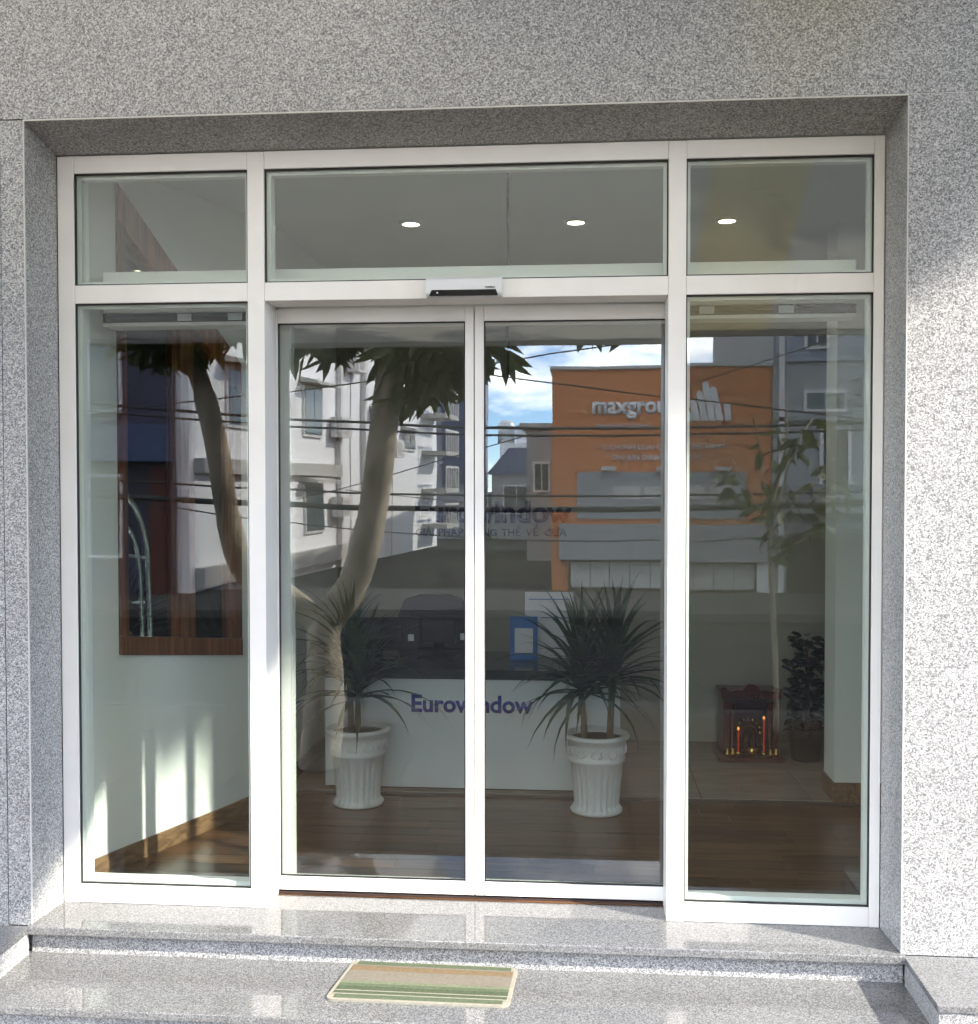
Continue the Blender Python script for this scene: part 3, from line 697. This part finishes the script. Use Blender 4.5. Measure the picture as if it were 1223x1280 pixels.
MB().box(xa-.02,xb+.02,Y0-.12,Y0+.005,Z0+.005,Z0+.14).build('cassette', 'frame_white', aw, .01)
for xs_, dr in ((2.38,-.35),(-3.6,.6)):
    e1 = Vector((xs_+.65*dr,-1.35,3.18)); 
    MB().tube([(xs_,Y0-.06,3.66), e1], .024, 8).build('folding_arm', 'frame_white', aw)
    MB().tube([e1, (xs_+.1*dr,Y1-.02,Z1-.01)], .020, 8).build('folding_arm', 'frame_white', aw)

# ================================================================== STREET OPPOSITE
# white apartment building: long flank along a side street
A_ = Vector((-7.08,-16.35,0)); B_ = Vector((-4.78,-35.3,0)); U = (B_-A_).normalized(); NV = Vector((-U.y, U.x, 0))
if NV.x < 0: NV = -NV
LEN = (B_-A_).length
wbd = thing('white_apartment_building', 'white rendered apartment building with hooded windows along a side street', 'building', (-9,-25,ZR))
def wq(s, z, o): return A_ + U*s + NV*o + Vector((0,0,z))
def wbox(s0, s1, z0, z1, o0, o1, name, m, parent=wbd):
    return MB().hexa([wq(s0,z0,o0),wq(s1,z0,o0),wq(s1,z0,o1),wq(s0,z0,o1),wq(s0,z1,o0),wq(s1,z1,o0),wq(s1,z1,o1),wq(s0,z1,o1)]).build(name, m, parent)
wbox(0, LEN, ZR, 12.5, -9, 0, 'wall', 'white_render')
wbox(-.2, LEN+.2, 12.5, 12.9, -9.2, .25, 'parapet', 'concrete')
def wwin(s0, s1, z0, z1, hood=True, par=wbd):
    f = wbox(s0, s1, z0, z1, .002, .06, 'window', 'sign_white', par)
    mid = (s0+s1)/2; e_ = .07
    wbox(s0+e_, mid-.03, z0+e_, z1-e_, .0605, .075, 'pane', 'window_dark', f)
    wbox(mid+.03, s1-e_, z0+e_, z1-e_, .0605, .075, 'pane', 'window_dark', f)
    if hood:
        MB().hexa([wq(s0-.2,z1+.08,.002),wq(s1+.2,z1+.08,.002),wq(s1+.2,z1+.02,.5),wq(s0-.2,z1+.02,.5),wq(s0-.2,z1+.2,.002),wq(s1+.2,z1+.2,.002),wq(s1+.2,z1+.1,.5),wq(s0-.2,z1+.1,.5)]).build('window_hood', 'concrete', f)
for s0, s1, z0, z1 in ((5.69,7.03,2.95,4.24),(5.76,7.1,.52,1.77),(14.65,16.0,2.87,3.49),(5.69,7.03,6.4,7.7),(5.69,7.03,9.6,10.9),(14.65,16.0,6.4,7.4),(1.6,2.9,2.95,4.24),(1.6,2.9,6.4,7.7),(11.4,12.3,2.9,3.9),(11.4,12.3,6.4,7.4)):
    wwin(s0, s1, z0, z1)
wbox(.2, 8.2, 1.98, 2.28, .002, .22, 'slab_band', 'concrete')
wbox(.2, 8.5, -.28, .12, .002, .2, 'slab_band', 'concrete')
wbox(8.25, 8.40, ZR, 12.4, .002, .14, 'drainpipe', 'pipe')
wbox(10.35, 10.55, ZR, 12.4, .002, .16, 'drainpipe', 'pipe')
for z in (.2, 1.5, 2.8, 4.1, 5.4, 6.7):
    bl = wbox(17.0, 18.9, z, z+.15, .002, .9, 'balcony', 'concrete')
    wbox(17.0, 18.9, z+.85, z+.92, .85, .9, 'handrail', 'pipe', bl)
    for k in range(6): wbox(17.05+.36*k, 17.11+.36*k, z+.15, z+.85, .86, .9, 'baluster', 'pipe', bl)

for s_, z_ in ((7.7,3.0),(12.7,2.6),(7.7,.9),(3.5,3.3),(9.0,4.9)):      # air conditioner units on brackets
    a_ = wbox(s_, s_+.8, z_, z_+.55, .05, .38, 'air_conditioner', 'pipe'); wbox(s_+.12, s_+.52, z_+.08, z_+.47, .3805, .392, 'fan_grille', 'concrete', a_)
for s_ in (4.4, 9.4, 13.4): wbox(s_, s_+.03, ZR, 12.4, .002, .02, 'render_joint', 'concrete')
def house(name, label, x0, x1, y0, y1, z1, m, loc=None):
    h = thing(name, label, 'building', ((x0+x1)/2,(y0+y1)/2,ZR))
    B('wall', m, h, x0, x1, y0, y1, ZR, z1)
    return h
def fwin(h, x0, x1, z0, z1, y, m='window_dark', fm='sign_white'):
    f = B('window', fm, h, x0-.06, x1+.06, y+.002, y+.05, z0-.06, z1+.06)
    mid = (x0+x1)/2
    B('pane', m, f, x0, mid-.02, y+.0505, y+.06, z0, z1); B('pane', m, f, mid+.02, x1, y+.0505, y+.06, z0, z1)
# purple and red houses at the left
h = house('purple_house', 'narrow purple blue house left of the white apartment building', -10.4, -7.35, -24, -16.2, 6.6, 'purple_render')
fwin(h, -9.6, -8.4, 3.2, 4.6, -16.2); fwin(h, -9.6, -8.4, .4, 1.9, -16.2)
B('awning_band', 'blue_render', h, -10.4, -7.35, -16.198, -15.7, 2.2, 2.9)
B('door_frame', 'red_render', h, -7.75, -7.45, -16.198, -16.05, ZR, 2.1)
h = house('red_house', 'dark red house at the far left end of the street', -16, -10.45, -24, -16.3, 7.5, 'red_render')
fwin(h, -14.6, -13.2, 3.0, 4.5, -16.3); fwin(h, -12.6, -11.2, 3.0, 4.5, -16.3); fwin(h, -14.6, -13.2, .4, 1.9, -16.3)
# houses closing the side street
h = house('lavender_house', 'pale lavender house with blue flank closing the side street', -5.6, -3.75, -46, -40.3, 7.4, 'lavender_render')
B('blue_panel', 'blue_render', h, -5.2, -4.2, -40.298, -40.2, 1.8, 5.9)
fwin(h, -4.12, -3.85, 3.2, 4.2, -40.3)
h = house('low_white_house', 'low white house with dark metal roof at the end of the side street', -3.1, .6, -46, -40.1, 2.2, 'grey_render')
MB().prism([(-3.3,-40.0,2.2),(.8,-40.0,2.2),(-.6,-40.0,3.3),(-2.4,-40.0,3.3)], (0,-5.8,0)).build('roof', 'roof_metal', h)
fwin(h, -2.6, -1.6, .6, 1.7, -40.1); fwin(h, -1.0, -.2, .6, 1.7, -40.1)
h = house('far_white_house', 'far white house with roof terrace and water tank', -4.2, -1.7, -66, -60, 4.3, 'white_render')
B('stair_tower', 'white_render', h, -3.3, -2.4, -62.5, -60.3, 4.3, 5.3)
MB().lathe([(.0,0),(.5,0),(.5,1.1),(.3,1.3),(.0,1.32)], (-3.9,-61,4.3), 16).build('water_tank', 'silver', h)
h = house('grey_corner_house', 'tall narrow grey house with flat eave behind the orange shop', -1.1, -.15, -34, -28, 3.45, 'grey_render')
B('eave', 'concrete', h, -1.3, -.15, -34.1, -27.8, 3.45, 3.58)
fwin(h, -.85, -.45, 1.6, 2.4, -28)

# orange shop
YO = -17.35
og = house('orange_shop', 'one storey orange shop with a large white sign over its wide front', -.08, 4.205, -27, YO, 4.05, 'orange_render')
og_band = B('shopfront_band', 'band_white', og, .43, 3.71, YO+.002, YO+.04, 1.07, 2.0)
for k in range(4): B('pane', 'concrete', og_band, 1.15+.62*k, 1.68+.62*k, YO+.0405, YO+.05, 1.45, 1.72)
B('fascia', 'band_white', og, .08, 4.12, YO+.002, YO+.28, .26, .96)
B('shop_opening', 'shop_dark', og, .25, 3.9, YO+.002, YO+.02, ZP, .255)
B('shop_pillar', 'sign_white', og, 3.92, 4.195, YO+.002, YO+.12, ZP, .2555)
for k in range(9): B('shutter_slat', 'concrete', og, .3+.4*k, .68+.4*k, YO+.0205, YO+.03, -.30, .20)
for k in range(3): B('downlight_box', 'concrete', og, .9+1.1*k, 1.2+1.1*k, YO+.0405, YO+.2, 2.02, 2.10)
B('coping', 'concrete', og, -.12, 4.2, -27.05, YO+.05, 4.05, 4.11)
# the lettering reads the right way round in the glass
def mtext(name, s, x, z, wdt, bold=0.0, hgt=None): return text(name, s, 'sign_white', og, (x, YO+.003, z), wdt, (1,0,0), (0,0,1), depth=-.03, bold=bold, height=hgt)
mtext('lettering', 'maxgroup', .715, 3.17, 1.73, .035, .37)
mtext('small_print', 'DNHINXUHG CONHG', .79, 2.88, 1.10)
mtext('small_print', 'D CHUNH LOAI CAKN CUNG HINH', .93, 2.44, 2.35)
mtext('small_print', 'DHI BIN DINHA HIO CAC', 1.14, 2.23, 1.75)
for xb0, xb1, xt, zt_ in ((858,865.5,860,516),(867,875.5,864.5,501),(877,885,872.5,491),(886.5,894.5,879.5,480),(896,904,889,486),(905.5,913,906,505)):
    f_ = lambda q: (q-690)*.0157-.08
    x0_, x1_ = f_(xb0), f_(xb1); zb_ = 3.0; zt_ = 4.06-(zt_-461)*.01606; hw = (x1_-x0_)/2; xt = f_(xt)+hw*.4; pts = [(x1_, zb_)]
    for q in range(9):
        a = math.pi*q/8; pts.append((xt + hw*math.cos(a), zt_ - hw + hw*math.sin(a)))
    pts.append((x0_, zb_))
    MB().prism([(px, YO+.003, pz) for px, pz in pts], (0,.03,0)).build('logo_bar', 'sign_white', og)
# grey house to the right
gh = house('grey_house', 'grey three storey house with small windows right of the orange shop', 4.215, 8.6, -27, -17.3, 7.2, 'grey_render')
B('blue_band', 'lavender_render', gh, 4.25, 8.6, -17.298, -17.24, 4.12, 4.85)
fwin(gh, 4.86, 5.56, 3.22, 3.53, -17.3)
fwin(gh, 4.85, 5.2, 4.4, 4.65, -17.24)
B('door', 'shop_dark', gh, 5.18, 5.62, -17.298, -17.25, 1.78, 2.78)
B('door_frame', 'sign_white', gh, 5.63, 5.70, -17.298, -17.22, 1.75, 2.84)
B('door_frame', 'sign_white', gh, 5.10, 5.17, -17.298, -17.22, 1.75, 2.84)
B('balcony', 'band_white', gh, 4.4, 8.2, -17.298, -16.6, 1.2, 1.74)
fwin(gh, 6.1, 7.0, 1.9, 2.9, -17.3)
B('sill_band', 'band_white', gh, 4.22, 8.6, -17.298, -17.2, 2.98, 3.06)
B('downpipe', 'pipe', gh, 4.32, 4.42, -17.298, -17.2, ZP, 7.0)
B('air_conditioner', 'pipe', gh, 5.9, 6.6, -17.298, -16.98, 3.3, 3.85)
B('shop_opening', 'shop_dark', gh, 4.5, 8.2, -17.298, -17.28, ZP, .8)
h = house('cream_house', 'cream house at the right end of the opposite row', 8.65, 15, -27, -17.5, 6.0, 'concrete')
fwin(h, 9.6, 10.9, 2.6, 4.0, -17.5); fwin(h, 12, 13.4, 2.6, 4.0, -17.5)

h = house('added_shade_block', 'unseen tall block added beyond the cream house to shade the street', 16, 33, -27, -17.5, 20, 'concrete')  # out of view; added only to keep the sun off the road
for k in range(5):
    for j in range(6): fwin(h, 17.5+3.1*k, 19.1+3.1*k, 1.5+3*j, 3.0+3*j, -17.5)
# utility poles and cables over the street
for x, lb in ((-13.5, 'concrete utility pole at the left end of the street'), (13.5, 'concrete utility pole at the right end of the street')):
    p = thing('utility_pole', lb, 'pole', (x,-13.8,ZP), 'utility poles')
    MB().tube([(x,-13.8,ZP),(x,-13.8,7)], [.16,.11], 12).build('shaft', 'concrete', p)
    MB().box(x-.08,x+.08,-14.6,-13.0,5.6,5.75).build('cross_arm', 'concrete', p)
def cable(label, p0, p1, sag, r):
    p0 = Vector(p0); p1 = Vector(p1); pts = []
    for i in range(25):
        t = i/24; q = p0.lerp(p1, t); q.z -= sag*4*t*(1-t); pts.append(q)
    tag(MB().tube(pts, r, 6).build('overhead_cable', 'cable', None), label, 'cable', 'cables strung across the street')
cy_ = -13.7
cable('thickest black cable bundle hanging lowest across the street', (-13.4,cy_,2.05),(13.4,cy_,2.1), .75, .055)
cable('black cable just above the thickest bundle', (-13.4,cy_+.05,2.35),(13.4,cy_,2.2), .72, .02)
cable('paired black cable, upper one at mid height', (-13.4,cy_,3.85),(13.4,cy_,3.42), .95, .026)
cable('paired black cable, lower one at mid height', (-13.4,cy_-.1,3.72),(13.4,cy_-.1,3.32), .95, .02)
cable('thin cable slanting down from upper left to the right pole', (-13.4,cy_,5.6),(13.4,cy_,1.9), .3, .013)
cable('thin cable slanting up from left to the upper right', (-13.4,cy_+.2,2.4),(13.4,cy_+.2,6.2), .4, .013)
cable('thin top cable nearly level against the sky', (-13.4,cy_+.1,4.9),(13.4,cy_+.1,4.9), .75, .012)
cable('thin cable climbing steeply above the orange shop', (-6,-20,1.4),(13.4,cy_,7), .2, .012)
cable('thin wire sagging low in front of the white building', (-13.4,cy_,3.0),(13.4,cy_,2.6), 2.0, .012)
cable('thin wire slanting low towards the side street', (-13.4,cy_,3.3),(-3,-30,1.2), .2, .014)

# ================================================================== TREES
def crown(parent, clusters, leaf_len, m, seed, count):
    rn = random.Random(seed); vs = []; fs = []
    tot = sum(c[3]**2 for c in clusters)
    for (cx_, cy0, cz_, rad) in clusters:
        for i in range(int(count*rad**2/tot)):
            d = Vector((rn.gauss(0,1), rn.gauss(0,1), rn.gauss(0,1))).normalized()*rad*rn.random()**.45
            p = Vector((cx_,cy0,cz_)) + Vector((d.x, d.y, d.z*.75))
            dr = Vector((rn.gauss(0,.7), rn.gauss(0,.7), -rn.uniform(.1,1.2))).normalized()
            sd_ = dr.cross(Vector((rn.gauss(0,1),rn.gauss(0,1),rn.gauss(0,1)))).normalized(); ln = leaf_len*rn.uniform(.65,1.3); wd = ln*.2
            nn = dr.cross(sd_)
            b = len(vs)
            vs += [p, p+dr*ln*.3+sd_*wd*.85+nn*wd*.3, p+dr*ln*.55, p+dr*ln*.3-sd_*wd*.85+nn*wd*.3, p+dr*ln*.68+sd_*wd*.6+nn*wd*.1, p+dr*ln, p+dr*ln*.68-sd_*wd*.6+nn*wd*.1]
            fs += [(b,b+1,b+2),(b,b+2,b+3),(b+1,b+4,b+2),(b+4,b+5,b+2),(b+2,b+5,b+6),(b+2,b+6,b+3)]
    mb = MB(); mb.v = vs; mb.f = fs; mb.sm = [False]*len(fs)
    org = worigin(parent); me = bpy.data.meshes.new('crown'); me.from_pydata([tuple(v-org) for v in vs], [], fs); me.materials.append(MAT[m])
    o = bpy.data.objects.new('crown', me); COL.objects.link(o); o.parent = parent; return o
ty = -3.25
tr = thing('leaning_tree', 'forked street tree with smooth leaning trunk and drooping leaves before the entrance', 'tree', (-1.42,ty,ZP))
MB().tube(arc([(-1.45,ty,ZP-.05)]+[(-1.4,ty,0.22),(-1.41,ty,0.49),(-1.39,ty,0.71),(-1.19,ty,1.0),(-1.05,ty,1.48),(-0.96,ty,2.11),(-0.87,ty,2.78),(-0.76,ty-0.15,3.41),(-0.58,ty-0.30,4.13)]), [r_ for r_ in (.150,.135,.125,.12,.113,.106,.103,.10,.098) for _ in range(6)]+[.07], 14).build('trunk', 'bark', tr)
MB().tube(arc([(-1.38,ty,.60),(-1.50,ty,.76),(-1.73,ty+.02,.95),(-1.93,ty,1.17),(-2.03,ty,1.54),(-2.10,ty,2.0),(-2.21,ty-.03,2.41),(-2.31,ty-.06,2.72),(-2.5,ty-.2,3.5)]), [.095]*12+[.09]*12+[.082]*12+[.07]*6+[.055]*6+[.035], 12).build('limb', 'bark', tr)
for e_ in ((-.15,ty-.3,3.75),(-1.5,ty-.6,4.05),(.5,ty-.3,3.5),(-2.9,ty-.2,3.75)):
    s_ = (-.78,ty-.12,3.14) if e_[0] > -1.6 else (-2.35,ty-.08,2.85)
    MB().tube(arc([s_, ((s_[0]+e_[0])/2,(s_[1]+e_[1])/2,(s_[2]+e_[2])/2+.15), e_]), [.06,.057,.054,.05,.046,.042,.038,.034,.03,.027,.024,.02,.014], 8).build('branch', 'bark', tr)
crown(tr, [(-0.58,ty,2.83,0.43),(-0.36,ty+0.05,2.74,0.32),(-0.71,ty-0.10,2.53,0.27),(-1.41,ty,2.92,0.32),(-1.12,ty-0.10,3.1,0.36),(-0.13,ty-0.10,3.32,0.50),(0.72,ty,3.19,0.45),(1.13,ty-0.20,3.41,0.50),(-1.03,ty-0.50,3.95,0.77),(-2.11,ty,3.05,0.38),(-2.47,ty,2.83,0.34),(-2.83,ty-0.30,3.59,0.63),(0.05,ty-0.50,4.13,0.72),(-1.84,ty-0.70,4.49,0.77)], .235, 'tree_leaf', 4, 6500)
yt = thing('young_tree', 'slender young street tree with sparse narrow leaves at the kerb', 'tree', (2.12,-4.95,ZP))
MB().tube(arc([(2.13,-4.95,ZP),(2.12,-4.95,.3),(2.08,-4.95,1.0),(2.08,-4.95,1.5),(2.2,-4.95,2.05),(2.2,-4.95,2.5)]), [.024]*15+[.018]*9+[.01]*6+[.006], 8).build('trunk', 'bark', yt)
for e_ in ((1.75,-4.9,1.95),(2.6,-5.0,1.95),(2.55,-4.9,1.55),(2.45,-5.1,2.3),(1.9,-4.8,2.3)):
    MB().tube(arc([(2.08,-4.95,1.35),((2.08+e_[0])/2,-4.95,e_[2]-.3),e_]), .008, 6).build('branch', 'bark', yt)
crown(yt, [(1.78,-4.9,1.75,.20),(2.1,-4.95,1.6,.28),(2.55,-4.95,1.75,.25),(2.45,-4.95,1.45,.25),(2.2,-4.95,2.1,.26),(2.45,-5,2.2,.15),(2.1,-4.9,1.25,.2)], .19, 'young_leaf', 9, 110)

st2 = thing('added_shade_tree', 'unseen leafy tree added right of the shop to soften the shade on its front', 'tree', (9.4,-2.6,ZP))  # out of view; added so its crown blurs the shade edge on the front
MB().tube(arc([(9.4,-2.6,ZP-.05),(9.35,-2.6,2.0),(9.3,-2.6,4.5),(9.0,-2.6,6.4),(8.4,-2.6,8.0)]), [.17]*6+[.15]*6+[.12]*6+[.08]*6+[.04], 12).build('trunk', 'bark', st2)
for e_ in ((5.3,-2.6,6.0),(6.1,-2.4,6.9),(7.3,-2.7,7.6)):
    MB().tube(arc([(9.1,-2.6,6.1),((9.1+e_[0])/2,-2.6,(6.1+e_[2])/2+.45),e_]), [.06]*6+[.04]*6+[.02], 8).build('branch', 'bark', st2)
crown(st2, [(5.1,-2.6,5.6,.62),(5.7,-2.6,6.05,.72),(6.4,-2.6,6.5,.78),(7.1,-2.6,7.0,.85),(7.9,-2.6,7.4,.9),(4.5,-2.6,5.15,.5),(6.3,-2.6,7.6,.8)], .22, 'tree_leaf', 21, 5200)
